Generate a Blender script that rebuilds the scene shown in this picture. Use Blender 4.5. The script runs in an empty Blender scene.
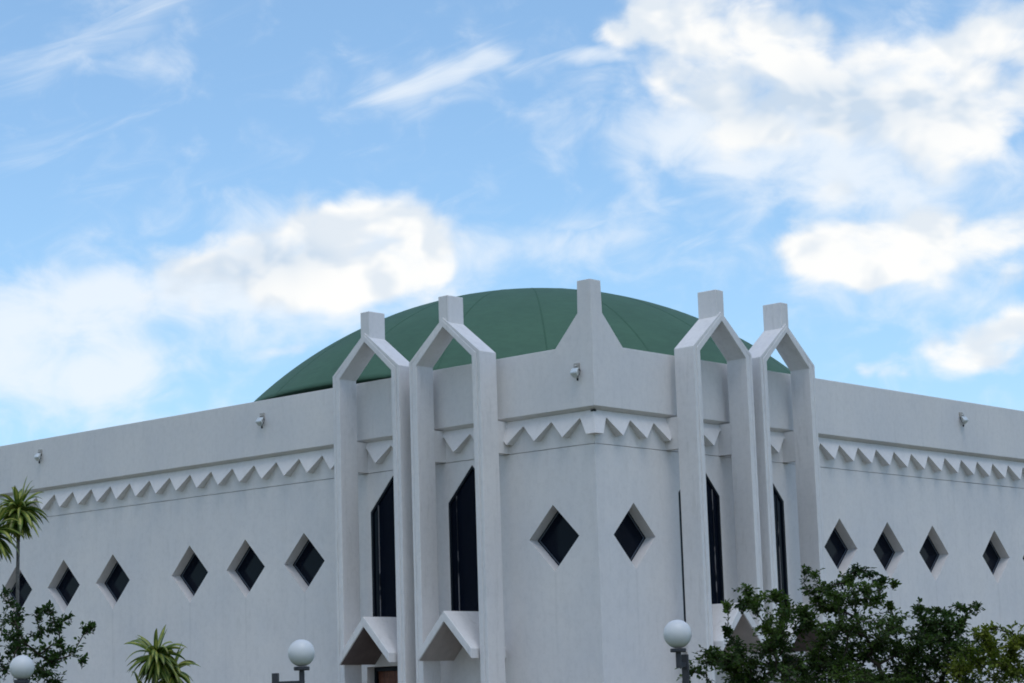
import bpy, bmesh, math, random
from mathutils import Vector, Matrix, Euler, noise as mnoise
R = math.radians
scene = bpy.context.scene
C = bpy.data.collections.new("site"); scene.collection.children.link(C)

# ------------------------------------------------------------------ helpers
def link_mesh(name, verts, faces, mat=None, parent=None, smooth=False, uvs=None):
    me = bpy.data.meshes.new(name)
    me.from_pydata([tuple(v) for v in verts], [], faces)
    if uvs is not None:
        uvl = me.uv_layers.new(name="UVMap")
        for l in me.loops:
            uvl.data[l.index].uv = uvs[l.vertex_index]
    if smooth:
        me.polygons.foreach_set('use_smooth', [True]*len(me.polygons))
    me.update()
    o = bpy.data.objects.new(name, me)
    C.objects.link(o)
    if mat:
        for m in (mat if isinstance(mat, (list, tuple)) else [mat]):
            me.materials.append(m)
    if parent: o.parent = parent
    return o

class MB:
    """collects shapes and links them as one mesh object"""
    def __init__(s): s.v = []; s.f = []; s.uv = []
    def add(s, vs, fs):
        b = len(s.v); s.v += [Vector(v) for v in vs]; s.f += [tuple(i+b for i in f) for f in fs]
    def box(s, x0, y0, z0, x1, y1, z1, fn=None):
        vs = [(x0,y0,z0),(x1,y0,z0),(x1,y1,z0),(x0,y1,z0),(x0,y0,z1),(x1,y0,z1),(x1,y1,z1),(x0,y1,z1)]
        if fn: vs = [fn(*v) for v in vs]
        s.add(vs, [(0,3,2,1),(4,5,6,7),(0,1,5,4),(1,2,6,5),(2,3,7,6),(3,0,4,7)])
    def prism(s, fn, poly, o0, o1):
        """extrude polygon (t,z) from offset o0 to o1; t None = mitre at the corner"""
        n = len(poly)
        f0 = o0 if callable(o0) else (lambda z: o0)
        a = [fn(-f0(z) if t is None else t, f0(z), z) for t, z in poly]
        b = [fn(-o1 if t is None else t, o1, z) for t, z in poly]
        s.add(a+b, [tuple(range(n)), tuple(range(2*n-1, n-1, -1))] + [(i, i+n, (i+1) % n+n, (i+1) % n) for i in range(n)])
    def ring(s, fn, outer, inner, o0, o1, closed=True):
        """frame between two matching polygons, extruded"""
        n = len(outer)
        P = [[fn(t, o, z) for t, z in pl] for o in (o0, o1) for pl in (outer, inner)]
        vs = P[0]+P[1]+P[2]+P[3]; fs = []
        for i in range(n if closed else n-1):
            j = (i+1) % n
            fs += [(i, j, j+n, i+n), (i+2*n, i+3*n, j+3*n, j+2*n), (i, i+2*n, j+2*n, j), (i+n, j+n, j+3*n, i+3*n)]
        if not closed:
            for i in (0, n-1): fs.append((i, i+n, i+3*n, i+2*n))
        s.add(vs, fs)
    def tube(s, pts, rad, sides=7, cap=True):
        pts = [Vector(p) for p in pts]; n = len(pts); rings = []
        for i, p in enumerate(pts):
            d = (pts[min(i+1, n-1)]-pts[max(i-1, 0)]).normalized()
            a = d.cross(Vector((0.31, 0.77, 0.2)) if abs(d.z) > .8 else Vector((0, 0, 1))).normalized(); b = d.cross(a)
            r = rad[i] if isinstance(rad, (list, tuple)) else rad
            rings.append([p+(a*math.cos(k*2*math.pi/sides)+b*math.sin(k*2*math.pi/sides))*r for k in range(sides)])
        vs = [v for rr in rings for v in rr]; fs = []
        for i in range(n-1):
            for k in range(sides):
                k2 = (k+1) % sides
                fs.append((i*sides+k, i*sides+k2, (i+1)*sides+k2, (i+1)*sides+k))
        if cap: fs += [tuple(range(sides-1, -1, -1)), tuple((n-1)*sides+k for k in range(sides))]
        s.add(vs, fs)
    def lathe(s, prof, n=32, c=(0,0,0), cap=True):
        vs = []; fs = []; c = Vector(c)
        for r, z in prof:
            vs += [c+Vector((r*math.cos(2*math.pi*k/n), r*math.sin(2*math.pi*k/n), z)) for k in range(n)]
        for i in range(len(prof)-1):
            for k in range(n):
                k2 = (k+1) % n; fs.append((i*n+k, i*n+k2, (i+1)*n+k2, (i+1)*n+k))
        if cap: fs += [tuple(range(n-1, -1, -1)), tuple((len(prof)-1)*n+k for k in range(n))]
        s.add(vs, fs)
    def build(s, name, mat, parent=None, smooth=False, bevel=0, uvs=None):
        o = link_mesh(name, s.v, s.f, mat, parent, smooth, uvs)
        bm = bmesh.new(); bm.from_mesh(o.data)
        if uvs is None: bmesh.ops.recalc_face_normals(bm, faces=bm.faces)
        bm.to_mesh(o.data); bm.free()
        if bevel:
            m = o.modifiers.new('edge', 'BEVEL'); m.width = bevel; m.segments = 2; m.limit_method = 'ANGLE'; m.angle_limit = R(25)
        return o

def tag(o, label=None, cat=None, group=None, kind=None):
    for k, v in (('label', label), ('category', cat), ('group', group), ('kind', kind)):
        if v: o[k] = v
    return o
def thing(name, label, cat, loc=(0,0,0), rz=0, group=None):
    o = bpy.data.objects.new(name, None); C.objects.link(o); o.location = loc; o.rotation_euler = (0,0,rz); o.empty_display_size = .2
    return tag(o, label, cat, group)
def copy_tree(o, parent=None):
    c = o.copy(); C.objects.link(c)
    if parent: c.parent = parent
    for ch in list(o.children): copy_tree(ch, c)
    return c

# ------------------------------------------------------------------ materials
def new_mat(name):
    m = bpy.data.materials.new(name); m.use_nodes = True
    nt = m.node_tree; nt.nodes.clear()
    out = nt.nodes.new('ShaderNodeOutputMaterial'); b = nt.nodes.new('ShaderNodeBsdfPrincipled')
    nt.links.new(b.outputs[0], out.inputs[0])
    return m, nt, b
def nd(nt, typ, **kw):
    n = nt.nodes.new(typ)
    for k, v in kw.items(): setattr(n, k, v)
    return n
def setin(nt, sock, v):
    if hasattr(v, 'is_output') or isinstance(v, bpy.types.NodeSocket): nt.links.new(v, sock)
    else: sock.default_value = v
def noise_tex(nt, vec, scale, detail=6, rough=.55, mp=None):
    if mp:
        m = nd(nt, 'ShaderNodeMapping'); m.inputs['Scale'].default_value = mp; nt.links.new(vec, m.inputs['Vector']); vec = m.outputs[0]
    n = nd(nt, 'ShaderNodeTexNoise'); n.inputs['Scale'].default_value = scale; n.inputs['Detail'].default_value = detail; n.inputs['Roughness'].default_value = rough
    nt.links.new(vec, n.inputs['Vector']); return n.outputs[0]
def ramp(nt, fac, stops):
    r = nd(nt, 'ShaderNodeValToRGB'); el = r.color_ramp.elements
    while len(el) < len(stops): el.new(.5)
    for e, (p, c) in zip(el, stops): e.position = p; e.color = (*c, 1) if len(c) == 3 else c
    nt.links.new(fac, r.inputs[0]); return r.outputs[0]
def mixc(nt, fac, a, b, typ='MIX'):
    m = nd(nt, 'ShaderNodeMix', data_type='RGBA', blend_type=typ)
    setin(nt, m.inputs[0], fac); setin(nt, m.inputs[6], a); setin(nt, m.inputs[7], b); return m.outputs[2]
def g3(v): return (v, v, v)

def paint_mat(name, base, streak=.05, stain=.16, bump=.25):
    m, nt, b = new_mat(name)
    tc = nd(nt, 'ShaderNodeTexCoord').outputs['Object']
    s1 = noise_tex(nt, tc, 1.0, 6, .6, (3.2, 3.2, .22))            # rain streaks running down
    s2 = noise_tex(nt, tc, .55, 5, .55)                            # broad patches of repaint
    s3 = noise_tex(nt, tc, 9, 8, .7)                               # fine dirt
    s4 = noise_tex(nt, tc, 1.0, 8, .65, (7, 7, 1.2))
    c = mixc(nt, 1.0, (*base, 1), ramp(nt, s1, [(.3, g3(1-streak)), (.62, g3(1.0))]), 'MULTIPLY')
    c = mixc(nt, 1.0, c, ramp(nt, s2, [(.32, (.93, .94, .95)), (.66, (1.03, 1.02, 1.0))]), 'MULTIPLY')
    c = mixc(nt, 1.0, c, ramp(nt, s3, [(.3, g3(.93)), (.55, g3(1.0))]), 'MULTIPLY')
    c = mixc(nt, ramp(nt, s4, [(.54, g3(0)), (.74, g3(stain))]), c, (.30, .29, .26, 1))
    nt.links.new(c, b.inputs['Base Color'])
    b.inputs['Roughness'].default_value = .75; b.inputs['Specular IOR Level'].default_value = .25
    bp = nd(nt, 'ShaderNodeBump'); bp.inputs['Strength'].default_value = bump; bp.inputs['Distance'].default_value = .012
    nt.links.new(noise_tex(nt, tc, 38, 5, .65), bp.inputs['Height']); nt.links.new(bp.outputs[0], b.inputs['Normal'])
    return m
def plain_mat(name, col, rough=.5, spec=.3, metal=0, vary=.15, scale=20):
    m, nt, b = new_mat(name)
    tc = nd(nt, 'ShaderNodeTexCoord').outputs['Object']
    n = noise_tex(nt, tc, scale, 5, .6)
    c = mixc(nt, 1.0, (*col, 1), ramp(nt, n, [(.3, g3(1-vary)), (.7, g3(1+vary))]), 'MULTIPLY')
    nt.links.new(c, b.inputs['Base Color']); b.inputs['Roughness'].default_value = rough
    b.inputs['Specular IOR Level'].default_value = spec; b.inputs['Metallic'].default_value = metal
    return m

M = {}
M['wall'] = paint_mat('white_wall_paint', (.740, .714, .700), .03, .12)
def drip_marks(mat, centres, z_top):
    nt = mat.node_tree; b = [n for n in nt.nodes if n.type == 'BSDF_PRINCIPLED'][0]; src = b.inputs['Base Color'].links[0].from_socket
    tc = nd(nt, 'ShaderNodeTexCoord').outputs['Object']; sp = nd(nt, 'ShaderNodeSeparateXYZ'); nt.links.new(tc, sp.inputs[0])
    def mm(op, a, b2):
        n = nd(nt, 'ShaderNodeMath', operation=op)
        for i, v in enumerate((a, b2)): setin(nt, n.inputs[i], v)
        return n.outputs[0]
    t = mm('MAXIMUM', mm('MULTIPLY', sp.outputs[0], -1.0), sp.outputs[1])
    t = mm('ADD', t, mm('MULTIPLY', mm('SUBTRACT', noise_tex(nt, tc, 1.6, 3), .5), .06))
    near = None
    for c in centres:
        q = mm('ABSOLUTE', mm('SUBTRACT', t, c), 0.0); near = q if near is None else mm('MINIMUM', near, q)
    line = ramp(nt, near, [(.0, g3(1)), (.045, g3(0))])
    mr = nd(nt, 'ShaderNodeMapRange', interpolation_type='SMOOTHSTEP'); nt.links.new(sp.outputs[2], mr.inputs[0]); mr.inputs[1].default_value = z_top-2.6; mr.inputs[2].default_value = z_top-.05
    cut = mm('LESS_THAN', sp.outputs[2], z_top)
    f = mm('MULTIPLY', mm('MULTIPLY', line, mr.outputs[0]), mm('MULTIPLY', cut, .15))
    nt.links.new(mixc(nt, f, src, (.34, .33, .31, 1)), b.inputs['Base Color'])
drip_marks(M['wall'], [1.241, 8.208, 10.082, 11.956, 14.713, 16.587, 18.461], 4.16)
M['trim'] = paint_mat('white_trim_paint', (.752, .730, .720), .04, .26, .15)
M['soffit'] = plain_mat('taupe_soffit', (.42, .38, .36), .8, .15, 0, .1, 4)
M['soffit_dark'] = plain_mat('dark_brown_soffit', (.17, .14, .135), .8, .15, 0, .12, 4)
M['frame'] = plain_mat('dark_window_frame', (.007, .011, .018), .45, .25)
M['bead'] = plain_mat('grey_glazing_bead', (.10, .12, .15), .4, .35)
M['pale_metal'] = plain_mat('pale_aluminium', (.45, .42, .42), .4, .4, 0, .25, 5)
m, nt, b = new_mat('patchy_mullion'); M['patchy_metal'] = m
tc = nd(nt, 'ShaderNodeTexCoord').outputs['Object']
nt.links.new(ramp(nt, noise_tex(nt, tc, 1, 3, .6, (3, 3, 1.6)), [(.47, (.012, .014, .02)), (.53, (.24, .23, .24))]), b.inputs['Base Color']); b.inputs['Roughness'].default_value = .5
M['iron'] = plain_mat('grey_painted_iron', (.045, .045, .052), .5, .35)
M['lamp_housing'] = plain_mat('floodlight_housing', (.62, .64, .62), .45, .4)
M['lamp_plate'] = plain_mat('weathered_mounting_plate', (.40, .38, .35), .7, .2)
M['lamp_lens'] = plain_mat('frosted_lens', (.55, .60, .62), .2, .5)
M['dark_plastic'] = plain_mat('black_plastic', (.012, .012, .014), .5, .3)
M['roof'] = plain_mat('roof_felt', (.22, .22, .22), .9, .1)

m, nt, b = new_mat('tinted_glass'); M['glass'] = m
tc = nd(nt, 'ShaderNodeTexCoord').outputs['Object']
b.inputs['Base Color'].default_value = (.003, .006, .013, 1); b.inputs['Roughness'].default_value = .10; b.inputs['Specular IOR Level'].default_value = .075
bp = nd(nt, 'ShaderNodeBump'); bp.inputs['Strength'].default_value = .05; bp.inputs['Distance'].default_value = .05
nt.links.new(noise_tex(nt, tc, 1.5, 2), bp.inputs['Height']); nt.links.new(bp.outputs[0], b.inputs['Normal'])

m, nt, b = new_mat('green_dome_membrane'); M['dome'] = m
tc = nd(nt, 'ShaderNodeTexCoord').outputs['Object']
sx = nd(nt, 'ShaderNodeSeparateXYZ'); nt.links.new(tc, sx.inputs[0])
n1 = noise_tex(nt, tc, .5, 6, .6); n2 = noise_tex(nt, tc, 3.5, 6, .65, (1, 1, 3))
c = mixc(nt, ramp(nt, n1, [(.35, g3(0)), (.65, g3(1))]), (.053, .119, .075, 1), (.062, .138, .085, 1))
c = mixc(nt, 1.0, c, ramp(nt, n2, [(.3, g3(.90)), (.7, g3(1.07))]), 'MULTIPLY')
nt.links.new(c, b.inputs['Base Color']); b.inputs['Roughness'].default_value = .7; b.inputs['Specular IOR Level'].default_value = .3
M['dome_dark'] = plain_mat('dark_green_fascia', (.024, .060, .044), .7, .2)
M['dome_seam'] = plain_mat('dome_seam_tape', (.051, .115, .072), .75, .2)

m, nt, b = new_mat('door_wood'); M['wood'] = m
tc = nd(nt, 'ShaderNodeTexCoord').outputs['Object']
w = noise_tex(nt, tc, 3, 8, .6, (14, 14, 1))
nt.links.new(ramp(nt, w, [(.3, (.085, .028, .016)), (.7, (.20, .072, .038))]), b.inputs['Base Color']); b.inputs['Roughness'].default_value = .5

m, nt, b = new_mat('opal_globe'); M['globe'] = m
b.inputs['Base Color'].default_value = (.66, .665, .66, 1); b.inputs['Roughness'].default_value = .35; b.inputs['Specular IOR Level'].default_value = .3
b.inputs['Subsurface Weight'].default_value = .0

def leaf_mat(name, dark, light, rough=.5, clump=2.2, spec=.16, trans=.25):
    m, nt, b = new_mat(name)
    tc = nd(nt, 'ShaderNodeTexCoord').outputs['Object']
    n = noise_tex(nt, tc, clump, 3, .6); n2 = noise_tex(nt, tc, 26, 2, .5)
    c = mixc(nt, ramp(nt, n, [(.35, g3(0)), (.68, g3(1))]), (*dark, 1), (*light, 1))
    c = mixc(nt, 1.0, c, ramp(nt, n2, [(.3, g3(.6)), (.7, g3(1.35))]), 'MULTIPLY')
    nt.links.new(c, b.inputs['Base Color']); b.inputs['Roughness'].default_value = rough; b.inputs['Specular IOR Level'].default_value = spec
    tr = nd(nt, 'ShaderNodeBsdfTranslucent'); nt.links.new(mixc(nt, 1.0, c, (1.1, 1.4, .5, 1), 'MULTIPLY'), tr.inputs[0])
    mx = nd(nt, 'ShaderNodeMixShader'); mx.inputs[0].default_value = trans
    nt.links.new(b.outputs[0], mx.inputs[1]); nt.links.new(tr.outputs[0], mx.inputs[2])
    nt.links.new(mx.outputs[0], [x for x in nt.nodes if x.type == 'OUTPUT_MATERIAL'][0].inputs[0])
    return m
M['leaf_dark'] = leaf_mat('dark_shrub_leaf', (.016, .038, .009), (.085, .135, .026))
M['leaf_mid'] = leaf_mat('green_shrub_leaf', (.017, .040, .010), (.065, .112, .024))
M['leaf_yellow'] = leaf_mat('yellow_green_leaf', (.055, .095, .014), (.19, .21, .028))
M['leaf_tree'] = leaf_mat('small_tree_leaf', (.022, .050, .015), (.055, .100, .026))
M['bark'] = plain_mat('grey_brown_bark', (.060, .048, .038), .9, .1, 0, .35, 18)
M['stem_grey'] = plain_mat('pale_grey_stem', (.15, .14, .13), .85, .1, 0, .3, 25)

m, nt, b = new_mat('striped_strap_leaf'); M['strap'] = m
uv = nd(nt, 'ShaderNodeTexCoord'); sx = nd(nt, 'ShaderNodeSeparateXYZ'); nt.links.new(uv.outputs['UV'], sx.inputs[0])
nn = noise_tex(nt, uv.outputs['Object'], 7, 4)
stripe = ramp(nt, sx.outputs[0], [(.0, (.065, .120, .016)), (.20, (.16, .22, .025)), (.38, (.46, .44, .10)), (.62, (.46, .44, .10)), (.80, (.16, .22, .025)), (1.0, (.065, .120, .016))])
c = mixc(nt, ramp(nt, nn, [(.42, g3(0)), (.62, g3(.85))]), stripe, (.075, .135, .022, 1))
tip = ramp(nt, sx.outputs[1], [(.86, g3(0)), (1.0, g3(.7))])
c = mixc(nt, tip, c, (.10, .065, .025, 1))
nt.links.new(c, b.inputs['Base Color']); b.inputs['Roughness'].default_value = .38; b.inputs['Specular IOR Level'].default_value = .4
tr = nd(nt, 'ShaderNodeBsdfTranslucent'); nt.links.new(c, tr.inputs[0])
mx = nd(nt, 'ShaderNodeMixShader'); mx.inputs[0].default_value = .25
nt.links.new(b.outputs[0], mx.inputs[1]); nt.links.new(tr.outputs[0], mx.inputs[2])
nt.links.new(mx.outputs[0], [x for x in nt.nodes if x.type == 'OUTPUT_MATERIAL'][0].inputs[0])

m, nt, b = new_mat('lawn_ground'); M['lawn'] = m
tc = nd(nt, 'ShaderNodeTexCoord').outputs['Object']
n = noise_tex(nt, tc, .35, 8, .65); n2 = noise_tex(nt, tc, 14, 4, .6)
c = mixc(nt, ramp(nt, n, [(.35, g3(0)), (.65, g3(1))]), (.055, .085, .025, 1), (.13, .115, .055, 1))
c = mixc(nt, 1.0, c, ramp(nt, n2, [(.3, g3(.7)), (.7, g3(1.2))]), 'MULTIPLY')
nt.links.new(c, b.inputs['Base Color']); b.inputs['Roughness'].default_value = .95; b.inputs['Specular IOR Level'].default_value = .05
m, nt, b = new_mat('paving_slabs'); M['paving'] = m
tc = nd(nt, 'ShaderNodeTexCoord').outputs['Object']
br = nd(nt, 'ShaderNodeTexBrick'); br.inputs['Scale'].default_value = 1.0; br.inputs['Brick Width'].default_value = .6; br.inputs['Row Height'].default_value = .6
br.inputs['Mortar Size'].default_value = .01; br.inputs['Color1'].default_value = (.34, .27, .22, 1); br.inputs['Color2'].default_value = (.29, .24, .20, 1); br.inputs['Mortar'].default_value = (.12, .10, .09, 1)
nt.links.new(tc, br.inputs['Vector'])
c = mixc(nt, 1.0, br.outputs[0], ramp(nt, noise_tex(nt, tc, 2.5, 7, .65), [(.3, g3(.75)), (.7, g3(1.1))]), 'MULTIPLY')
nt.links.new(c, b.inputs['Base Color']); b.inputs['Roughness'].default_value = .85

# ------------------------------------------------------------------ camera
CAM = Vector((25.59423756, -30.73979511, 1.7)); HEAD = R(41.92435); PITCH = R(9.5515); ROLL = -0.03128; F = 2163.51
d = Vector((-math.sin(HEAD)*math.cos(PITCH), math.cos(HEAD)*math.cos(PITCH), math.sin(PITCH)))
rt = Vector((math.cos(HEAD), math.sin(HEAD), 0)); up = rt.cross(d)
cr, sr = math.cos(ROLL), math.sin(ROLL)
rt, up = cr*rt+sr*up, -sr*rt+cr*up
cam_data = bpy.data.cameras.new('camera'); cam = bpy.data.objects.new('camera', cam_data); C.objects.link(cam)
cam.matrix_world = Matrix(((rt.x, up.x, -d.x, CAM.x), (rt.y, up.y, -d.y, CAM.y), (rt.z, up.z, -d.z, CAM.z), (0,0,0,1)))
cam_data.sensor_width = 36; cam_data.lens = F/1024*36; cam_data.clip_end = 2000; cam_data.clip_start = .2
scene.camera = cam
def spot(x, y, D):
    """the world point seen at a picture position, D metres in front of the viewer"""
    return CAM+(d+rt*((x-512)/F)-up*((y-341.5)/F))*D

# ------------------------------------------------------------------ ground
g = MB(); S = 400
g.add([(-S,-S,0),(S,-S,0),(S,S,0),(-S,S,0)], [(0,1,2,3)])
tag(g.build('ground', M['lawn']), kind='structure')
p = MB()   # apron of paving round the two street fronts
p.add([(-27,-4.2,.004),(4.2,-4.2,.004),(4.2,27,.004),(0.2,27,.004),(0.2,-.2,.004),(-27,-.2,.004)], [(0,1,4,5),(1,2,3,4)])
tag(p.build('pavement', M['paving']), kind='structure')

# ------------------------------------------------------------------ building
W = 26.6
LW = lambda t, o, z: Vector((-t, -o, z))
RW = lambda t, o, z: Vector((o, t, z))
Z_LIP, Z_STRIP, Z_VAL, Z_TIP, Z_BAND, Z_LINE, Z_TOP = 7.172, 7.118, 6.990, 6.655, 6.496, 6.482, 8.357
O_STRIP, O_BACK, O_LOW = -.135, -.160, -.155
TC = (3.25, 5.455)                      # centre lines of the tall portal frames
HO, HI = .955, .755                     # half widths
bld = thing('domed_building', 'white building with green dome, pointed portal frames and diamond windows', 'building', (-W/2, W/2, 0))
O0 = Vector((-W/2, W/2, 0))
bld.location = (0,0,0)

def side(fn, name):
    pass
par = MB(); fri = MB(); wal = {}
DIA = {'L': [1.241, 8.208, 10.082, 11.956, 14.713, 16.587, 18.461], 'R': [1.241, 8.208, 10.082, 11.956, 14.713, 16.587]}
DH, DZ, DR = .630, 4.797, .275           # diamond half size, centre height, reveal depth
LH, LZ0, LZ1, LZ2, LS = .67, 2.86, 5.69, 6.385, .06
for key, fn in (('L', LW), ('R', RW)):
    # parapet / spandrel with the stepped corner pinnacle
    par.prism(fn, [(None, Z_LIP+.0), (W, Z_LIP), (W, Z_TOP), (.915, Z_TOP), (.335, 8.965), (.318, 9.583), (None, 9.583)], 0, -.30)
    # chamfer under the spandrel lip
    a = []
    for (o, z) in ((-.002, Z_LIP+.002), (O_STRIP, Z_STRIP), (-.30, Z_STRIP), (-.30, Z_LIP+.002)):
        a.append((o, z))
    vs = [fn(-o, o, z) for o, z in a]+[fn(W, o, z) for o, z in a]
    par.add(vs, [(0,1,5,4),(1,2,6,5),(2,3,7,6),(0,3,2,1),(4,5,6,7)])
    # frieze: a strip with hanging saw teeth; teeth start again in every bay
    def strip(t0, t1, tips, mitre=False):
        lo = []
        hw = .358
        for tp in tips:
            for (t, z) in ((tp-hw, Z_VAL), (tp, Z_TIP), (tp+hw, Z_VAL)):
                if t < t0-1e-6 and not mitre:
                    continue
                if t > t1+1e-6: 
                    zz = lo[-1][1]+(z-lo[-1][1])*(t1-lo[-1][0])/(t-lo[-1][0]); t, z = t1, zz
                if not lo or abs(t-lo[-1][0]) > 1e-4: lo.append((t, z))
                if abs(t-t1) < 1e-6: break
        first = [(None, Z_TIP), (.20, Z_TIP)] if mitre else [(t0, Z_VAL)]
        if not mitre and lo and lo[0][0] > t0+1e-4: pass
        elif not mitre: first = []
        poly = first+[q for q in lo if not mitre or q[0] > .21]
        if poly[-1][0] < t1-1e-4: poly.append((t1, Z_VAL))
        poly += [(t1, Z_STRIP), (None if mitre else t0, Z_STRIP)]
        fri.prism(fn, poly, lambda z: O_BACK+.040+(7.118-z)*.33, O_BACK-.03)   # the teeth lean out towards their tips
    strip(0, 2.36, [.786, 1.502, 2.218], True)
    for tc in TC: strip(tc-.90, tc+.90, [tc-.34, tc+.376])
    strip(TC[1]+.93, W, [TC[1]+.93+.06+.718*0+.36+.718*k-.36+.03 for k in range(0)] or [7.525-.359-.718+.718*k for k in range(28) if 7.525-.359-.718+.718*k < W-.36])
    # plain ground of the band, behind the teeth
    fri.prism(fn, [(None, Z_BAND), (W, Z_BAND), (W, Z_STRIP), (None, Z_STRIP)], O_BACK, -.34)
    # connectors that tie the free-standing frame legs to the wall
    for tc in TC:
        for sgn in (-1, 1):
            t0, t1 = sorted((tc+sgn*(HI+.012), tc+sgn*(HO-.012)))
            fri.prism(fn, [(t0, 6.500), (t1, 6.500), (t1, 7.12), (t0, 7.12)], .165, -.22)
    # lower wall with openings
    w = MB()
    def rect(t0, z0, t1, z1): 
        w.add([fn(-O_LOW if t0 is None else t0, O_LOW, z0), fn(t1, O_LOW, z0), fn(t1, O_LOW, z1), fn(-O_LOW if t0 is None else t0, O_LOW, z1)], [(0,1,2,3)])
    def poly(pts): w.add([fn(t, O_LOW, z) for t, z in pts], [tuple(range(len(pts)))])
    spans = []
    for tc in DIA[key]:
        a, b2 = tc-.70, tc+.70; zb, zt = DZ-.75, DZ+.75
        spans.append((a, b2))
        rect(a, 0, b2, zb); rect(a, zt, b2, Z_LINE)
        A, B, D2, E2 = (a, zb), (b2, zb), (b2, zt), (a, zt)
        bo, ri, to, le = (tc, DZ-DH), (tc+DH, DZ), (tc, DZ+DH), (tc-DH, DZ)
        for f3 in ((A, B, bo), (B, ri, bo), (B, D2, ri), (D2, to, ri), (D2, E2, to), (E2, le, to), (E2, A, le), (A, bo, le)): poly(f3)
        ring = [bo, ri, to, le]
        for i in range(4):
            p0, p1 = ring[i], ring[(i+1) % 4]
            w.add([fn(p0[0], O_LOW, p0[1]), fn(p1[0], O_LOW, p1[1]), fn(p1[0], O_LOW-DR, p1[1]), fn(p0[0], O_LOW-DR, p0[1])], [(0,1,2,3)])
    for i, tc in enumerate(TC):
        a, b2 = tc-.95, tc+.95; spans.append((a, b2))
        door = i == 1
        tc += LS
        HD = .86
        poly([(a, 0), (tc-(HD if door else LH), 0), (tc-(HD if door else LH), 2.56), (tc-LH, 2.56), (tc-LH, LZ1), (tc, LZ2), (tc, Z_LINE), (a, Z_LINE)])
        poly([(tc+(HD if door else LH), 0), (b2, 0), (b2, Z_LINE), (tc, Z_LINE), (tc, LZ2), (tc+LH, LZ1), (tc+LH, 2.56), (tc+(HD if door else LH), 2.56)])
        if door:
            rect(tc-LH, 2.56, tc+LH, LZ0)
            ring = [(tc-HD, 0), (tc-HD, 2.56), (tc+HD, 2.56), (tc+HD, 0)]
            for q in range(3):
                p0, p1 = ring[q], ring[q+1]
                w.add([fn(p0[0], O_LOW, p0[1]), fn(p1[0], O_LOW, p1[1]), fn(p1[0], O_LOW-.25, p1[1]), fn(p0[0], O_LOW-.25, p0[1])], [(0,1,2,3)])
        else:
            rect(tc-LH, 0, tc+LH, LZ0)
        ring = [(tc-LH, LZ0), (tc+LH, LZ0), (tc+LH, LZ1), (tc, LZ2), (tc-LH, LZ1)]
        for q in range(5):
            p0, p1 = ring[q], ring[(q+1) % 5]
            w.add([fn(p0[0], O_LOW, p0[1]), fn(p1[0], O_LOW, p1[1]), fn(p1[0], O_LOW-.09, p1[1]), fn(p0[0], O_LOW-.09, p0[1])], [(0,1,2,3)])
    spans.sort(); cur = None
    for a, b2 in spans:
        if cur is None or a > cur+1e-4: rect(cur, 0, a, Z_LINE)
        cur = b2
    rect(cur, 0, W, Z_LINE)
    # top ledge into the groove and the groove's back
    w.add([fn(-O_LOW, O_LOW, Z_LINE), fn(W, O_LOW, Z_LINE), fn(W, -.20, Z_LINE), fn(.20, -.20, Z_LINE)], [(0,1,2,3)])
    w.add([fn(.20, -.20, Z_LINE), fn(W, -.20, Z_LINE), fn(W, -.20, Z_BAND), fn(.20, -.20, Z_BAND)], [(0,1,2,3)])
    wal[key] = w
rear = MB()      # the two plain rear walls and the returns
rear.add([(-W,W,0),(-W,.155,0),(-W,.155,Z_TOP),(-W,W,Z_TOP)], [(0,1,2,3)])
rear.add([(-W,W,0),(-.155,W,0),(-.155,W,Z_TOP),(-W,W,Z_TOP)], [(0,1,2,3)])
wo = wal['L'].build('wall', M['wall'], bld); wal['R'].build('wall', M['wall'], bld); rear.build('rear_wall', M['wall'], bld)
par.build('parapet', M['wall'], bld, bevel=.012)
fri.build('frieze', M['wall'], bld, bevel=.006)
rf = MB(); rf.box(-W+.01, .31, 7.6, -.31, W-.01, 7.75); rf.build('roof', M['roof'], bld)

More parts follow.
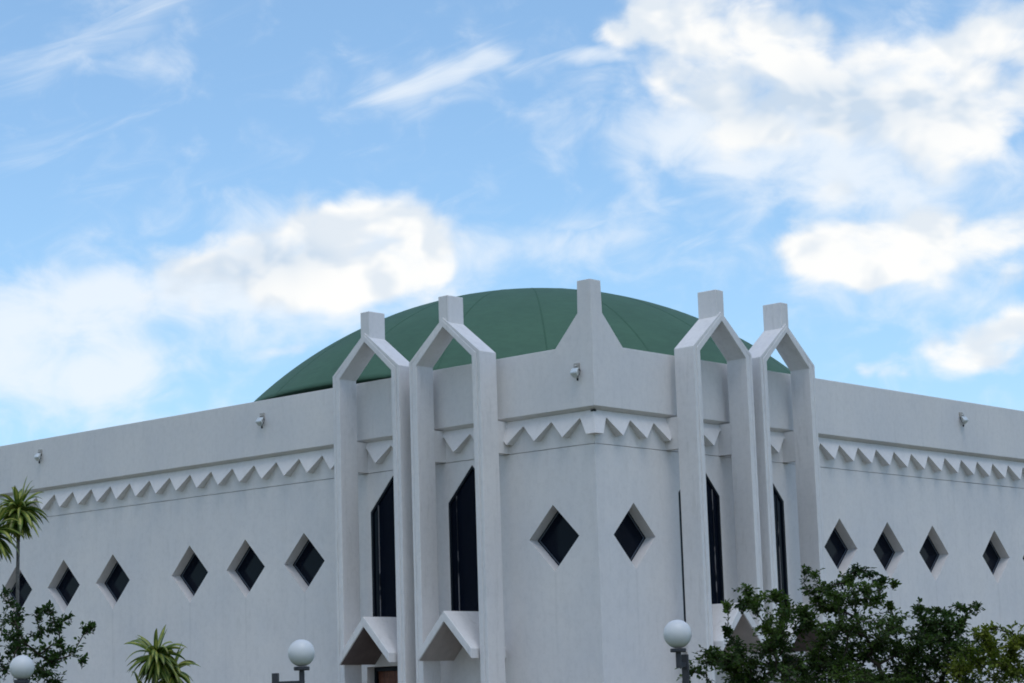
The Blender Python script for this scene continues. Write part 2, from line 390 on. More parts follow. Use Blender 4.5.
# diamond windows
def strip_ring(n): return n
for key, fn in (('L', LW), ('R', RW)):
    for tc in DIA[key]:
        o1 = O_LOW-DR
        wn = MB(); k = DH+.002
        outer = [(tc, DZ-k), (tc+k, DZ), (tc, DZ+k), (tc-k, DZ)]; k2 = DH-.035
        inner = [(tc, DZ-k2), (tc+k2, DZ), (tc, DZ+k2), (tc-k2, DZ)]
        wn.ring(fn, outer, inner, o1+.035, o1-.03)
        win = wn.build('diamond_window', M['frame'], bld)
        gl = MB(); gl.prism(fn, [(tc, DZ-DH), (tc+DH, DZ), (tc, DZ+DH), (tc-DH, DZ)], o1+.008, o1-.012); gl.build('pane', M['glass'], win)
        bd = MB(); k3 = k2-.018
        bd.ring(fn, [(tc, DZ-k2-.002), (tc+k2+.002, DZ), (tc, DZ+k2+.002), (tc-k2-.002, DZ)], [(tc, DZ-k3), (tc+k3, DZ), (tc, DZ+k3), (tc-k3, DZ)], o1+.03, o1+.004)
        bd.build('glazing_bead', M['bead'], win)
    for i, tc in enumerate(TC):
        o1 = O_LOW-.05; tc0 = tc; tc += LS
        def lan(e): return [(tc-LH-e, LZ0-e), (tc+LH+e, LZ0-e), (tc+LH+e, LZ1+e*.4), (tc, LZ2+e*1.4), (tc-LH-e, LZ1+e*.4)]
        wn = MB(); wn.ring(fn, lan(.002), lan(-.045), o1+.042, o1-.03)
        win = wn.build('lancet_window', M['frame'], bld)
        gl = MB(); gl.prism(fn, lan(-.01), o1+.006, o1-.015); gl.build('pane', M['glass'], win)
        for s2 in (-1, 1):                           # thin upright strips, dark with broken pale stretches
            ml = MB(); ml.box(tc+s2*.47-.005, o1+.004, LZ0+.04, tc+s2*.47+.005, o1+.024, LZ1+.13, fn); ml.build('mullion', M['patchy_metal'], win)
        # portal frame
        tc = tc0
        fo, fi, fb = .622, .64, .155
        pf = MB()
        out = [(tc-HO, 0), (tc-HO, 8.45), (tc, 9.225), (tc+HO, 8.45), (tc+HO, 0)]
        inn = [(tc-HI, 0), (tc-HI, 8.375), (tc, 9.05), (tc+HI, 8.375), (tc+HI, 0)]
        pf.ring(fn, out, inn, fo, fb, closed=False)
        frm = pf.build('portal_frame', M['trim'], bld, bevel=.012)
        mo = MB(); e = .112; e2 = .004
        o2 = [(tc-HI-e, 0), (tc-HI-e, 8.375+e*.42), (tc, 9.05+e*1.12), (tc+HI+e, 8.375+e*.42), (tc+HI+e, 0)]
        i2 = [(tc-HI+e2, 0), (tc-HI+e2, 8.375-e2*.4), (tc, 9.05-e2*1.35), (tc+HI-e2, 8.375-e2*.4), (tc+HI-e2, 0)]
        mo.ring(fn, o2, i2, fi, .50, closed=False); mo.build('moulding', M['trim'], frm, bevel=.010)
        mo = MB(); e = -.062; e2 = .003
        o2 = [(tc-HO-e2, 0), (tc-HO-e2, 8.45+e2*.4), (tc, 9.225+e2*1.3), (tc+HO+e2, 8.45+e2*.4), (tc+HO+e2, 0)]
        i2 = [(tc-HO-e, 0), (tc-HO-e, 8.45+e*.42), (tc, 9.225+e*1.25), (tc+HO+e, 8.45+e*.42), (tc+HO+e, 0)]
        mo.ring(fn, o2, i2, .632, .52, closed=False); mo.build('moulding', M['trim'], frm, bevel=.008)
        fb2 = MB(); fb2.box(tc-.125, .162, 9.08, tc+.125, .612, 9.665, fn); fb2.build('finial', M['trim'], frm, bevel=.012)
        # gabled canopy over the door
        cp = MB()
        cp.prism(fn, [(tc, 3.53), (tc+.70, 2.79), (tc+.70, 2.60), (tc, 3.325), (tc-.70, 2.60), (tc-.70, 2.79)], .82, O_LOW-.05)
        can = cp.build('canopy', M['trim'], bld, bevel=.012)
        sf = MB()
        for s2 in (-1, 1):
            sf.prism(fn, [(tc, 3.321), (tc+s2*.685, 2.6115), (tc+s2*.685, 2.6035), (tc, 3.313)], .795, O_LOW+.003)
        sf.build('soffit', M['soffit_dark'] if i else M['soffit'], can)  # thin soffit sheets, darker and browner under the door canopies
        if i == 1:
            tc += LS
            od = O_LOW-.25
            dr = MB(); dr.box(tc-HD-.001, od-.05, 0, tc+HD+.001, od-.012, 2.561, fn)
            for cx in (-.42, .42):
                for z0, z1 in ((.2, .9), (1.05, 1.75), (1.9, 2.35)): dr.box(tc+cx-.29, od-.013, z0, tc+cx+.29, od+.012, z1, fn)
            dob = dr.build('door', M['wood'], bld, bevel=.006)
            df = MB(); df.ring(fn, [(tc-HD, 0), (tc-HD, 2.555), (tc+HD, 2.555), (tc+HD, 0)], [(tc-HD+.06, 0), (tc-HD+.06, 2.47), (tc+HD-.06, 2.47), (tc+HD-.06, 0)], od+.05, od-.03, closed=False)
            df.build('door_frame', M['frame'], dob)
            hd = MB()
            for s2 in (-.05, .05): hd.tube([fn(tc+s2, od+.02, 1.0), fn(tc+s2, od+.07, 1.02), fn(tc+s2, od+.07, 1.25), fn(tc+s2, od+.02, 1.27)], .012)
            hd.build('handle', M['pale_metal'], dob, smooth=True)
# open joint marks at the corner of the frieze
for z0, z1 in ((7.085, 7.12), (7.0, 7.03)):
    jm = MB(); x0, x1, y0, y1 = (-.175, -.10, .095, .17)
    jm.box(x0, y0, z0, x1, y1, z1); jm.build('corner_joint', M['dark_plastic'], bld)

# dome: a cap of a sphere on a dark drum
DC = Vector((-13.5, 13.5, 1.703)); DRAD = 11.214; ZR = 9.665-DC.z
a0 = math.acos(ZR/DRAD)
dm = MB(); N = 180; rows = 40
prof = [(DRAD*math.sin(a0*(1-i/rows)), DRAD*math.cos(a0*(1-i/rows))) for i in range(rows)]
dm.lathe([(prof[0][0]-.25, ZR)]+[(prof[0][0], ZR+.0)]+prof[1:]+[(.02, DRAD)], N, DC)
dome = dm.build('dome', M['dome'], bld)
for i, pl in enumerate(dome.data.polygons): pl.use_smooth = pl.normal.z > -.5
sm = MB()
for kk in range(18):                              # raised seams between the dome's gores
    az = R(-45.2+20*kk); ca, sa = math.cos(az), math.sin(az); vs = []; fs = []
    for i in range(31):
        th = a0*(1-i/31.5); r1, z1 = (DRAD+.004)*math.sin(th), (DRAD+.004)*math.cos(th); r0 = (DRAD-.02)/(DRAD+.004)
        for s2 in (-1, 1):
            wd = .020*s2
            vs += [DC+Vector((ca*r1-sa*wd, sa*r1+ca*wd, z1)), DC+Vector((ca*r1*r0-sa*wd*1.6, sa*r1*r0+ca*wd*1.6, z1*r0))]
        if i:
            b4 = 4*i
            fs += [(b4-4, b4-2, b4+2, b4), (b4-3, b4-4, b4, b4+1), (b4-2, b4-1, b4+3, b4+2)]
    sm.add(vs, fs)
sm.build('seams', M['dome_seam'], dome)
dru = MB(); dru.lathe([(7.55, 7.74), (7.55, 9.66)], 96, (DC.x, DC.y, 0)); dru.build('drum', M['dome_dark'], dome, smooth=False)

# ------------------------------------------------------------------ floodlights on the parapet (things of their own)
def floodlight(fn, t, z, rot, sx, label):
    base = fn(t, 0, z)
    root = thing('floodlight', label, 'floodlight', base, 0 if fn is LW else math.pi/2, 'floodlights along the parapet'); root.scale = (1.0, .9, 1.25)
    # local axes: x along the wall, -y outwards, z up
    pl = MB(); pl.box(-.075, -.035, .03, .055, .002, .125); pl.build('mounting_plate', M['lamp_plate'], root, bevel=.006)
    bk = MB(); bk.tube([(0,-.03,.07), (0,-.075,.075), (0,-.10,.02)], .016); bk.build('bracket', M['lamp_housing'], root, smooth=True)
    rm = Matrix.Translation((.0, -.095, -.035)) @ Euler((R(-50), 0, R(rot))).to_matrix().to_4x4()
    tr = lambda x, y, z: rm @ Vector((x, y, z))
    hs = MB(); w2, h2 = .078, .066
    vs = [tr(-w2*.6, .06, -h2*.5), tr(w2*.6, .06, -h2*.5), tr(w2*.6, .06, h2*.5), tr(-w2*.6, .06, h2*.5), tr(-w2, -.05, -h2), tr(w2, -.05, -h2), tr(w2, -.05, h2), tr(-w2, -.05, h2)]
    hs.add(vs, [(0,3,2,1),(4,5,6,7),(0,1,5,4),(1,2,6,5),(2,3,7,6),(3,0,4,7)]); hs.build('housing', M['lamp_housing'], root, bevel=.008)
    ln = MB(); ln.box(-w2*.85, -.058, -h2*.85, w2*.85, -.048, h2*.85, tr); ln.build('lens', M['lamp_lens'], root)
    sn = MB(); sn.lathe([(.012, 0), (.020, .010), (.022, .035), (.010, .048)], 12, (.062*sx, -.10, -.155)); sn.build('sensor', M['dark_plastic'], root, smooth=True)
    cb = MB(); cb.tube([(.03*sx, -.03, .04), (.10*sx, -.06, .0), (.105*sx, -.09, -.06), (.065*sx, -.10, -.10)], .008, 6); cb.build('cable', M['dark_plastic'], root, smooth=True)
    return root
floodlight(LW, 17.29, 7.95, 12, 1, 'small floodlight high on the left wall near the tall dracaena')
floodlight(LW, 9.28, 7.92, 12, 1, 'small floodlight on the left wall just below the foot of the dome')
floodlight(LW, .37, 7.86, 5, 1, 'small floodlight under the corner pinnacle')
floodlight(RW, 13.25, 7.93, -12, -1, 'small floodlight on the right hand wall above the zigzag frieze')

# ------------------------------------------------------------------ lamp posts
def lamp(px, py, D, wpx, post_px, label, arm_dir=None):
    gc = spot(px, py, D); rad = wpx*D/F/2
    if arm_dir is None: pp = spot(post_px, py+25, D)
    else: pp = gc+Vector(arm_dir)
    base = Vector((pp.x, pp.y, 0))
    ax = Vector((gc.x-pp.x, gc.y-pp.y, 0)); L = ax.length; rz = math.atan2(ax.y, ax.x)
    root = thing('lamp_post', label, 'lamp post', base, rz, 'globe lamps in front of the building')
    ht = gc.z-rad-.045
    ps = MB(); ps.box(-.036, -.036, 0, .036, .036, ht-.02); ps.box(-.09, -.09, 0, .09, .09, .05); ps.build('post', M['iron'], root, bevel=.004)
    ar = MB(); ar.box(.036, -.022, ht-.175, L+.03, .022, ht-.115); ar.build('arm', M['iron'], root, bevel=.004)
    nk = MB(); nk.lathe([(.032, ht-.18), (.032, ht-.02), (.03, ht), (.088, ht+.002), (.092, ht+.012), (.092, ht+.04), (.08, ht+.046)], 20, (L, 0, 0)); nk.build('collar', M['iron'], root)
    gl = MB(); n = 24
    gl.lathe([(rad*math.sin(math.pi*i/n)+1e-4, -rad*math.cos(math.pi*i/n)) for i in range(2, n+1)], 40, (L, 0, gc.z)); gl.build('globe', M['globe'], root, smooth=True)
    return root
lamp(301.5, 653, 25, 27, 275.5, 'white globe lamp on a side arm in front of the blank left wall')
lamp(677.5, 634, 25, 28.5, None, 'white globe lamp beside the dark shrubs near the right portal frame', (-.116, .272, 0))
lamp(22, 667.5, 25, 24.5, None, 'white globe lamp under the leafy tree at the left edge', (.05, -.22, 0))

# ------------------------------------------------------------------ plants
def leaf(mb, p, dirv, nrm, L, wd):
    dirv = dirv.normalized(); s = dirv.cross(nrm)
    if s.length < 1e-3: s = dirv.cross(Vector((1, .3, .2)))
    s.normalize(); n = s.cross(dirv).normalized(); h = wd/2
    mid = p+dirv*L*.5-n*h*.35; tip = p+dirv*L-n*L*.12
    b = len(mb.v)
    mb.v += [p, p+dirv*L*.38+s*h+n*h*.2, mid, p+dirv*L*.38-s*h+n*h*.2, p+dirv*L*.72+s*h*.72, p+dirv*L*.72-s*h*.72, tip]
    mb.f += [(b, b+1, b+2), (b, b+2, b+3), (b+1, b+4, b+2), (b+2, b+5, b+3), (b+2, b+4, b+6), (b+2, b+6, b+5)]

def rv(rnd, s=1): return Vector((rnd.gauss(0, s), rnd.gauss(0, s), rnd.gauss(0, s)))

def leafy(name, label, cat, base_px, D, lobes, mat, seed, leafL=.085, dens=1.0, trunk_r=.05, group=None, stray=None, ymul=1.0):
    """shrub or small tree: trunk, limbs to each lobe, twigs, leaves along the twigs"""
    rnd = random.Random(seed)
    b0 = spot(base_px, 683, D); base = Vector((b0.x, b0.y, 0))
    root = thing(name, label, cat, base, HEAD, group)
    inv = Matrix.Rotation(-HEAD, 3, 'Z')
    def loc(x, y, dd=0): return inv @ (spot(x, y, D+dd)-base)
    wood = MB(); lv = MB()
    nodes = [(Vector((0, 0, -.05)), -1), (Vector((.01, .0, .3)), 0), (Vector((rnd.uniform(-.05, .05), rnd.uniform(-.05, .05), .6)), 1)]
    cs = []
    for (x, y, rx, ry, n, kind) in lobes:
        rr = (rx+ry)/2*D/F
        cs.append((loc(x, y, rnd.uniform(-1, 1)*min(.5, rr*2.2) if kind != 'shoot' else rnd.uniform(-.1, .1)), rx*D/F, ry*D/F, n))
    more = []
    for c, RX, RY, n in cs:                          # scatter each bough into a few smaller sprays
        for q in range(1+n//22):
            o = rv(rnd, .75); more.append((c+Vector((o.x*RX, o.y*(RX+RY)*.7, o.z*RY)), RX*.72, RY*.72, n/(1+n//22)))
    cs = more
    cs.sort(key=lambda q: math.hypot(q[0].x, q[0].y)*.6+q[0].z)
    tips = []
    for c, RX, RY, n in cs:
        best = min(range(1, len(nodes)), key=lambda k: (nodes[k][0]-c).length+max(0, nodes[k][0].z-c.z+.04)*4)
        p0 = nodes[best][0]; L = (c-p0).length; k = max(2, int(L/.13)); par_ = best; side_ = rv(rnd, .10*L); path = [p0]
        for q in range(1, k+1):
            f = q/k; p = p0.lerp(c, f)+side_*math.sin(math.pi*f)+Vector((0, 0, .10*L*math.sin(math.pi*f)))+(rv(rnd, .014) if q < k else Vector())
            nodes.append((p, par_)); par_ = len(nodes)-1; path.append(p)
        tips.append((c, RX, RY, n, path[-max(2, len(path)//2+1):]))
    load = [0]*len(nodes)
    for k in range(len(nodes)):
        if not any(pn == k for _, pn in nodes[k+1:]):
            q = k
            while q >= 0: load[q] += 1; q = nodes[q][1]
    rad = [min(trunk_r*1.2, .0048*max(1, l)**.62) for l in load]
    for k in range(1, len(nodes)):
        p, pn = nodes[k]; wood.tube([nodes[pn][0], p], [min(rad[pn], rad[k]*1.35), rad[k]], 6, False)
    for k in range(1, len(nodes)):
        p, pn = nodes[k]; q0 = nodes[pn][0]; td = (p-q0)
        if rad[k] > .013 or p.z < .9 or td.length < .02: continue
        L0 = td.length; td.normalize()
        for j in range(int(L0/.013*min(1.4, dens))):
            pp = q0.lerp(p, rnd.random()); sd = td.cross(rv(rnd)).normalized()
            dv = td*rnd.uniform(.1, .9)+sd*rnd.uniform(.5, 1); dv.z += rnd.uniform(-.2, .3); L = leafL*rnd.uniform(.5, 1.1)
            leaf(lv, pp+dv.normalized()*rnd.uniform(0, .05), dv, Vector((0, -.35, 1))+rv(rnd, .5), L, L*rnd.uniform(.5, .7))
    for c, RX, RY, n, path in tips:
        for k in range(max(4, int(n*dens/2.1))):
            q = rv(rnd, .82)
            if q.length > 1.7: q *= rnd.uniform(.7, 1.7)/q.length
            e = c+Vector((q.x*RX, q.y*(RX+RY)*.75, q.z*RY))
            s0 = min(path, key=lambda v: (v-e).length+rnd.uniform(0, .06))
            td = e-s0
            if td.length < .06: td = Vector((q.x, q.y, abs(q.z)+.3)).normalized()*.1
            tl = min(td.length, .30); s1 = e-td.normalized()*tl
            mid = s1.lerp(e, .5)+rv(rnd, .02)+Vector((0, 0, .015))
            if (s1-s0).length > .02: wood.tube([s0, s0.lerp(s1, .5)+rv(rnd, .012), s1], [.0035, .003, .003], 4, False)
            wood.tube([s1, mid, e], [.003, .0026, .0018], 4, False)
            td.normalize(); m = rnd.randint(6, 10)
            for j in range(m):
                f = (j+.4)/m; p = (s1.lerp(mid, f*2) if f < .5 else mid.lerp(e, f*2-1))+rv(rnd, .005)
                sd = td.cross(Vector((0, 0, 1)))
                if sd.length < .1: sd = Vector((1, 0, 0))
                sd.normalize(); sd = Matrix.Rotation(rnd.uniform(-1.1, 1.1)+(math.pi if j % 2 else 0), 3, td) @ sd
                dv = td*rnd.uniform(.2, .9)+sd*rnd.uniform(.6, 1.0)+Vector((0, 0, rnd.uniform(-.3, .3)))
                if j >= m-2: dv = td+rv(rnd, .3)
                L = leafL*rnd.uniform(.5, 1.12)
                leaf(lv, p, dv, Vector((0, -.35, 1))+rv(rnd, .5), L, L*rnd.uniform(.5, .7))
    t = wood.build('trunk', M['bark'], root, smooth=True)
    lo = link_mesh('crown', lv.v, lv.f, mat, root)
    return root

# big dark shrub in front of the right-hand portals (twiggy top, dense foot)
A = [(842,572,13,9,26,''),(822,581,14,7,28,''),(860,581,17,8,34,''),(886,581,9,5,18,''),(896,583,5,3,9,''),(807,570,3,4,7,'shoot'),(803,587,13,4,24,''),(797,598,0,0,0,''),
     (811,599,9,4,22,''),(838,593,22,9,48,''),(872,598,18,9,40,''),(885,607,8,9,30,''),(852,607,24,9,60,''),(826,604,12,9,35,''),
     (772,595,9,6,20,''),(757,603,13,8,34,''),(741,604,9,7,30,''),(784,600,11,8,34,''),(744,590,0,0,0,''),(729,603,5,4,12,''),(790,612,12,8,34,''),
     (727,629,6,5,20,''),(766,629,13,9,46,''),(793,628,16,14,70,''),(775,614,14,6,26,''),(815,622,15,10,60,''),
     (845,628,26,12,110,''),(878,630,22,13,95,''),(902,640,18,12,70,''),(830,640,24,10,90,''),
     (722,653,11,8,42,''),(717,664,9,8,36,''),(728,656,14,10,60,''),(757,668,14,9,50,''),(800,650,26,12,110,''),(760,664,26,12,110,''),(730,677,20,13,100,''),(872,655,30,14,130,''),(905,662,22,14,95,''),
     (815,672,28,14,130,''),(780,684,30,14,120,''),(868,684,28,14,110,''),(740,696,34,14,110,''),(830,700,40,16,130,''),(890,692,30,16,110,''),(720,720,30,24,110,''),(790,725,44,26,150,''),(845,664,18,9,60,''),(895,650,14,8,50,''),(800,664,22,12,100,''),(730,668,22,10,80,''),(850,684,30,12,110,''),(860,725,44,26,150,'')]
A = [a for a in A if a[4]]
leafy('shrub', 'large dark green shrub with twiggy top in front of the right portal frames', 'shrub', 835, 28, A, M['leaf_dark'], 11, .063, 2.0, .06, 'shrubs at the foot of the right wall')
B = [(911,614,8,4,18,''),(931,613,9,4,16,''),(918,622,9,8,30,''),(958,611,10,6,28,''),(951,622,10,7,26,''),(966,617,5,3,8,''),(935,634,20,10,62,''),(955,638,10,10,45,''),(925,645,18,12,80,''),
     (945,656,24,14,120,''),(915,668,24,16,110,''),(955,676,26,16,130,''),(930,695,34,18,150,''),(930,725,40,26,170,'')]
leafy('shrub', 'medium dark green shrub between the large shrub and the yellow one', 'shrub', 938, 28.6, B, M['leaf_mid'], 12, .064, 2.0, .045, 'shrubs at the foot of the right wall')
Cc = [(984,633,2,5,7,'shoot'),(989,625,3,2,6,'shoot'),(981,645,8,7,34,''),(994,655,12,9,60,''),(980,664,14,12,80,''),(1000,668,14,12,80,''),(988,684,22,14,120,''),(1013,639,3,2,6,'shoot'),(1022,637,4,3,9,'shoot'),(1018,655,8,10,40,''),(1020,674,16,14,90,''),
      (1040,650,18,18,90,''),(1045,685,24,20,110,''),(1000,715,40,26,170,'')]
leafy('shrub', 'yellow green leafy shrub at the right edge', 'shrub', 1003, 27.4, Cc, M['leaf_yellow'], 13, .064, 1.9, .04, 'shrubs at the foot of the right wall')
# small-leaved tree at the left edge, open tiers of drooping branches
T = [(30,609,6,5,20,''),(47,613,9,5,26,''),(57,619,8,4,22,''),(71,626,8,4,20,''),(83,627,6,3,14,''),(93,624,4,4,12,''),(43,630,10,6,34,''),(58,641,6,4,16,''),(32,636,9,7,34,''),(50,657,8,6,26,''),(64,655,8,4,22,''),(79,656,6,4,15,''),(60,667,8,6,26,''),
     (40,652,9,6,26,''),(8,612,8,6,26,''),(4,594,5,5,14,''),(12,626,10,7,34,''),(5,640,9,9,34,''),(18,650,9,8,30,''),(3,664,8,10,32,''),(40,672,9,8,30,''),(56,679,8,4,20,''),(30,668,9,7,24,''),(-14,640,16,16,60,''),(-12,610,12,10,36,''),(-16,672,18,14,60,''),(20,690,26,12,80,''),(-8,705,24,16,70,'')]
leafy('small_tree', 'small open tree with dark glossy leaves and drooping branches at the left edge', 'tree', 18, 26.2, T, M['leaf_tree'], 21, .064, 1.0, .035)

def dracaena(label, D, heads, stems, seed, group):
    """one plant: stems and a head of strap leaves on each"""
    rnd = random.Random(seed)
    b0 = spot(stems[0][0], 683, D); base = Vector((b0.x, b0.y, 0)); inv = Matrix.Rotation(-HEAD, 3, 'Z')
    root = thing('dracaena', label, 'dracaena', base, HEAD, group)
    loc = lambda x, y, dd=0: inv @ (spot(x, y, D+dd)-base)
    for (hx, hy, size, n, up_bias, dd), (bx, r0) in zip(heads, stems):
        top = loc(hx, hy, dd); bt = loc(bx, 683, dd)
        st = MB(); b3 = Vector((bt.x*.9+.02, bt.y, 0))
        st.tube([b3+Vector((0,0,-.05)), b3.lerp(top, .3)+Vector((.03, 0, 0)), b3.lerp(top, .7)+Vector((-.015, 0, 0)), top], [r0*1.2, r0, r0*.85, r0*.8], 9)
        st.build('stem', M['stem_grey'], root, smooth=True)
        vs = []; fs = []; uvs = []
        for k in range(n):
            f = k/(n-1)                                   # 0 = youngest, upright; 1 = oldest, hanging
            az = k*2.39996+rnd.uniform(-.3, .3); el = R(72-150*f**.62*up_bias+rnd.uniform(-16, 16))
            L = size*rnd.uniform(.8, 1.15)*(.65+.5*math.sin(math.pi*min(1, f+.25))); wd = L*rnd.uniform(.14, .20)
            p = top+Vector((0, 0, .40*size*(.4-f))); dv = Vector((math.cos(az)*math.cos(el), math.sin(az)*math.cos(el), math.sin(el)))
            sd = Vector((-math.sin(az), math.cos(az), 0)); seg = 9; b = len(vs); droop = rnd.uniform(1.8, 4.2)*(.75+.5*f)
            sd = (sd+Vector((0, 0, rnd.uniform(-.9, .9)))).normalized()
            for i in range(seg+1):
                u = i/seg; h = wd/2*(math.sin(math.pi*min(1, .18+.82*u**.9))**.75 if u < 1 else 0)*(1.0 if u < .6 else 1-(u-.6)**2*.9)+.0015
                nn = sd.cross(dv).normalized()
                for s2, q in ((-1, 0), (0, .5), (1, 1)):
                    vs.append(p+sd*h*s2+nn*h*.5*abs(s2)); uvs.append((q, u))
                if i < seg:
                    p = p+dv*(L/seg); dv = (dv+Vector((0, 0, -droop/seg*(.35+u*1.2)*max(.42, math.sqrt(max(0, 1-dv.z*dv.z)))))).normalized()
                    b2 = b+3*i; fs += [(b2, b2+1, b2+4, b2+3), (b2+1, b2+2, b2+5, b2+4)]
        link_mesh('crown', vs, fs, M['strap'], root, True, uvs)
    return root
dracaena('tall thin-stemmed dracaena with one mop of striped leaves at the left edge', 26.6, [(18.5, 512, .38, 124, 1.0, 0)], [(18, .026)], 5, 'dracaenas against the left wall')
dracaena('dracaena cut by the left picture edge, lower than the tall one', 26.2, [(-8, 535, .38, 112, 1.0, 0)], [(-9, .028)], 8, 'dracaenas against the left wall')
dracaena('low bushy dracaena standing alone before the left wall', 25.4, [(156, 657, .36, 112, .95, 0), (171, 674, .32, 92, .95, .12), (142, 694, .32, 40, 1.0, -.05)], [(156, .034), (170, .030), (146, .018)], 9, 'dracaenas against the left wall')

# ------------------------------------------------------------------ sky, clouds, sun
SUN_EL, SUN_AZ = R(66), math.atan2(-.88, -.47)   # high, veiled by cloud, behind the viewer's right shoulder
sun_dir = Vector((-math.sin(SUN_AZ)*math.cos(SUN_EL), math.cos(SUN_AZ)*math.cos(SUN_EL), math.sin(SUN_EL)))
sd = bpy.data.lights.new('sun', 'SUN'); sd.energy = .5; sd.angle = R(32); sd.color = (1, .97, .93)
so = bpy.data.objects.new('sun', sd); C.objects.link(so); so.rotation_euler = sun_dir.to_track_quat('Z', 'Y').to_euler()

world = bpy.data.worlds.new('World'); scene.world = world; world.use_nodes = True
nt = world.node_tree; nt.nodes.clear()
out = nd(nt, 'ShaderNodeOutputWorld'); bg = nd(nt, 'ShaderNodeBackground'); nt.links.new(bg.outputs[0], out.inputs[0])
sky = nd(nt, 'ShaderNodeTexSky', sky_type='NISHITA'); sky.sun_disc = False; sky.sun_elevation = SUN_EL
sky.sun_rotation = math.atan2(sun_dir.x, sun_dir.y); sky.air_density = 1.0; sky.dust_density = .5; sky.ozone_density = 6.0
bg.inputs['Strength'].default_value = .10
def mth(op, a, b=None, c=None, clamp=False):
    n = nd(nt, 'ShaderNodeMath', operation=op); n.use_clamp = clamp
    for i, v in enumerate((a, b, c)):
        if v is None: continue
        if isinstance(v, (int, float)): n.inputs[i].default_value = v
        else: nt.links.new(v, n.inputs[i])
    return n.outputs[0]
def sstep(x, lo, hi):
    n = nd(nt, 'ShaderNodeMapRange', interpolation_type='SMOOTHSTEP')
    nt.links.new(x, n.inputs[0]); n.inputs[1].default_value = lo; n.inputs[2].default_value = hi; return n.outputs[0]
gen = nd(nt, 'ShaderNodeTexCoord').outputs['Generated']
sp = nd(nt, 'ShaderNodeSeparateXYZ'); nt.links.new(gen, sp.inputs[0])
AZ = mth('MULTIPLY', mth('ARCTAN2', mth('MULTIPLY', sp.outputs[0], -1.0), sp.outputs[1]), 57.29578)      # compass degrees, growing leftwards
EL = mth('MULTIPLY', mth('ARCSINE', sp.outputs[2]), 57.29578)
def azel(x, y):
    v = (spot(x, y, 1)-CAM).normalized(); return math.degrees(math.atan2(-v.x, v.y)), math.degrees(math.asin(v.z))
def combine(a, b):
    n = nd(nt, 'ShaderNodeCombineXYZ'); nt.links.new(a, n.inputs[0]); nt.links.new(b, n.inputs[1]); return n.outputs[0]
def noise2(va, scale, detail, rough, dist=0, dim='2D'):
    n = nd(nt, 'ShaderNodeTexNoise', noise_dimensions=dim); n.inputs['Scale'].default_value = scale; n.inputs['Detail'].default_value = detail; n.inputs['Roughness'].default_value = rough
    n.inputs['Distortion'].default_value = dist; nt.links.new(va, n.inputs['Vector']); return n.outputs[0]
# gentle warp so that no bank keeps a clean outline
base_v = combine(AZ, EL)
wn = nd(nt, 'ShaderNodeTexNoise', noise_dimensions='2D'); wn.inputs['Scale'].default_value = .45; wn.inputs['Detail'].default_value = 2; nt.links.new(base_v, wn.inputs['Vector'])
ws = nd(nt, 'ShaderNodeSeparateColor'); nt.links.new(wn.outputs[1], ws.inputs[0])
AZW = mth('ADD', AZ, mth('MULTIPLY', mth('SUBTRACT', ws.outputs[0], .5), 1.6)); ELW = mth('ADD', EL, mth('MULTIPLY', mth('SUBTRACT', ws.outputs[1], .5), 1.1))
def blobs(lst):
    tot = None
    for (x, y, rx, ry, amp, rot) in lst:
        a, e = azel(x, y); k = 1/37.76
        u = mth('SUBTRACT', AZW, a); v = mth('SUBTRACT', ELW, e); cs, sn = math.cos(R(rot)), math.sin(R(rot))
        uu = mth('MULTIPLY_ADD', u, cs/(rx*k), mth('MULTIPLY', v, -sn/(rx*k))); vv = mth('MULTIPLY_ADD', u, sn/(ry*k), mth('MULTIPLY', v, cs/(ry*k)))
        q = mth('ADD', mth('MULTIPLY', uu, uu), mth('MULTIPLY', vv, vv))
        gss = mth('MULTIPLY', mth('EXPONENT', mth('MULTIPLY', q, -1.0)), amp)
        tot = gss if tot is None else mth('ADD', tot, gss)
    return tot
# cumulus banks: centre, half sizes (picture units turned to sky angles), weight, tilt
cum = [(715,20,72,60,1.2,0),(695,85,50,36,1.0,0),(790,92,85,40,1.05,0),(880,88,95,42,1.1,0),(975,72,80,48,1.15,0),(1055,60,60,55,1.1,0),(775,122,48,26,.8,0),(945,150,60,24,.8,0),(655,22,24,22,.6,0),(905,125,80,30,.8,0),
       (610,36,40,14,.45,0),(830,243,75,30,.95,0),(900,252,95,36,1.0,0),(990,238,90,30,1.0,0),(848,190,30,13,.65,0),(870,272,45,14,.6,0),
       (1000,348,40,26,1.1,0),(945,352,48,22,1.0,0),(1018,324,24,18,.9,0),(862,364,30,10,.7,0),
       (328,228,58,34,1.2,0),(398,240,54,44,1.25,0),(360,275,85,36,1.1,0),(275,268,75,30,1.0,0),(215,258,60,24,.75,0),(160,285,60,24,.6,0),(300,300,60,20,.6,0),(440,270,30,30,.75,0),(282,348,24,11,.6,0)]
soft = [(800,145,150,40,.50,0),(940,172,90,32,.42,0),(330,270,90,50,.35,0),(440,255,50,40,.35,0),(985,345,90,34,.40,0),(50,345,130,58,.50,0),(140,372,75,38,.55,0),(20,300,80,32,.42,0),(120,288,80,34,.55,0),(60,400,110,28,.35,0),(-40,350,100,70,.35,0),(205,285,75,32,.6,0),(300,300,90,34,.55,0),
        (850,185,170,40,.30,0),(610,245,120,34,.40,0),(960,190,90,30,.25,0),(720,135,130,42,.50,0),(630,95,80,40,.35,0),(890,250,130,38,.62,0),(850,300,160,36,.30,0),(330,265,150,60,.55,0),(900,60,170,75,.50,0),(100,60,150,55,.28,8),(430,80,110,40,.25,15)]
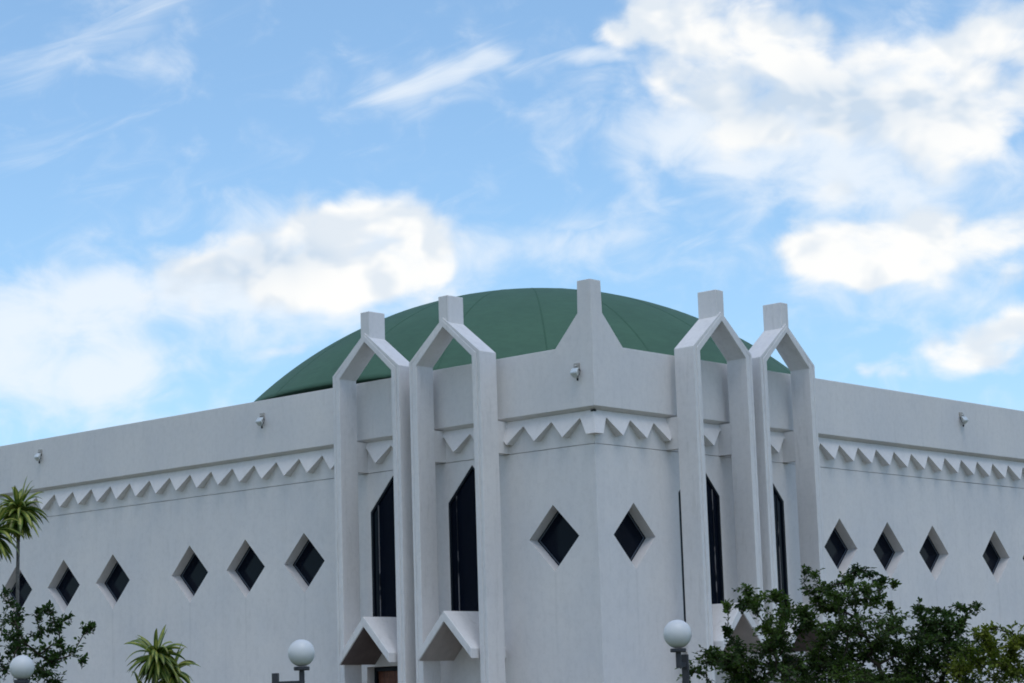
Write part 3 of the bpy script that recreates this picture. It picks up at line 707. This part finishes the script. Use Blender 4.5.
wisp = [(30,70,90,26,.36,16),(120,38,90,24,.38,14),(165,12,60,18,.36,10),(430,82,75,20,.52,12),(490,52,50,20,.50,28),(400,94,75,16,.46,4),(560,63,80,12,.50,0),(625,60,60,10,.42,0),(360,54,18,8,.42,0),
        (600,258,80,18,.45,0),(590,222,55,11,.42,0),(690,206,80,10,.38,0),(730,240,70,12,.3,0),(150,175,160,26,.18,-10),(400,150,200,18,.14,0),(60,140,120,30,.2,10)]
pv = combine(AZ, mth('MULTIPLY', EL, 1.45))
n_big = noise2(pv, .46, 7, .55, .25)
sh = nd(nt, 'ShaderNodeVectorMath', operation='ADD'); sh.inputs[1].default_value = (-.42, .80, 0); nt.links.new(pv, sh.inputs[0])
wv = combine(mth('MULTIPLY_ADD', EL, .15, mth('MULTIPLY', AZ, -.36)), mth('MULTIPLY_ADD', EL, 2.0, mth('MULTIPLY', AZ, .75)))
n_w = noise2(wv, .55, 6, .6, .6)
def puff(vec):                                    # round cauliflower heads
    v = nd(nt, 'ShaderNodeTexVoronoi', feature='F1', voronoi_dimensions='2D'); v.inputs['Scale'].default_value = .62; v.inputs['Detail'].default_value = 1.0; v.inputs['Roughness'].default_value = .55
    nt.links.new(vec, v.inputs['Vector']); return mth('MULTIPLY', mth('SUBTRACT', .46, v.outputs['Distance']), .34)
n_big = mth('ADD', n_big, puff(pv))
n_s = noise2(pv, .50, 6, .55, .3)
Fc = mth('MINIMUM', blobs(cum), 1.15); Fs = blobs(soft); Fw = blobs(wisp)
# unseen broken cloud added over the rest of the sky, for its light
dotv = nd(nt, 'ShaderNodeVectorMath', operation='DOT_PRODUCT'); nt.links.new(gen, dotv.inputs[0]); dotv.inputs[1].default_value = tuple(d)
away = mth('SUBTRACT', 1.0, sstep(dotv.outputs['Value'], .86, .955))
n_glob = noise2(gen, 2.6, 4, .6, .2, '3D')
Dg = mth('MULTIPLY', sstep(n_glob, .46, .62), away)
Dc = mth('MULTIPLY', sstep(mth('ADD', Fc, mth('MULTIPLY', mth('SUBTRACT', n_big, .5), 1.6)), .16, 1.10), sstep(Fc, .02, .34))
Ds = mth('MULTIPLY', sstep(mth('ADD', Fs, mth('MULTIPLY', mth('SUBTRACT', n_s, .5), 1.5)), .05, 1.10), .84)
Dw = mth('MULTIPLY', sstep(mth('ADD', Fw, mth('MULTIPLY', mth('SUBTRACT', n_w, .5), 1.3)), .10, 1.30), .84)
Dv = mth('MAXIMUM', Ds, Dw); Dc = mth('MAXIMUM', mth('MULTIPLY', Dc, .97), mth('MULTIPLY', Dg, .8))
haze = mth('MULTIPLY_ADD', mth('SUBTRACT', 1.0, sstep(EL, 2.0, 17.0)), .20, mth('MULTIPLY', mth('SUBTRACT', 1.0, sstep(EL, 18.0, 40.0)), .20))
relief = sstep(mth('SUBTRACT', noise2(pv, .42, 3, .5, .25), noise2(sh.outputs[0], .42, 3, .5, .25)), -.17, .13)
grey = blobs([(800,98,85,26,.80,0),(870,122,70,20,.6,0),(700,120,40,18,.35,0),(255,268,60,26,.75,0),(305,262,40,16,.45,0),(150,305,90,14,.4,0),(905,160,50,14,.4,0),(960,105,60,14,.35,0)])
lit = mth('SUBTRACT', mth('MULTIPLY_ADD', relief, .62, mth('MULTIPLY_ADD', Dc, .25, .20)), mth('MULTIPLY', grey, .8), None, True)
def mixw(fac, a, b, typ='MIX'):
    return mixc(nt, fac, a, b, typ)
KC = 5.8
ccol = mixw(lit, (.60*KC, .715*KC, .85*KC, 1), (1.0*KC, 1.0*KC, .985*KC, 1))
skyc = mixw(1.0, sky.outputs[0], (.975, 1.06, 1.05, 1), 'MULTIPLY')
col = mixw(haze, skyc, (.48*KC, .74*KC, .93*KC, 1))
col = mixw(Dv, col, (.89*KC, .945*KC, 1.0*KC, 1))
col = mixw(Dc, col, ccol)
nt.links.new(col, bg.inputs['Color'])

# ------------------------------------------------------------------ render settings
vs = scene.view_settings
vs.view_transform = 'Standard'; vs.look = 'None'; vs.exposure = 0.8; vs.gamma = 1; vs.use_curve_mapping = False
scene.render.engine = 'CYCLES'
scene.cycles.max_bounces = 8; scene.cycles.diffuse_bounces = 4
scene.cycles.adaptive_threshold = .02
scene.cycles.filter_width = 1.8
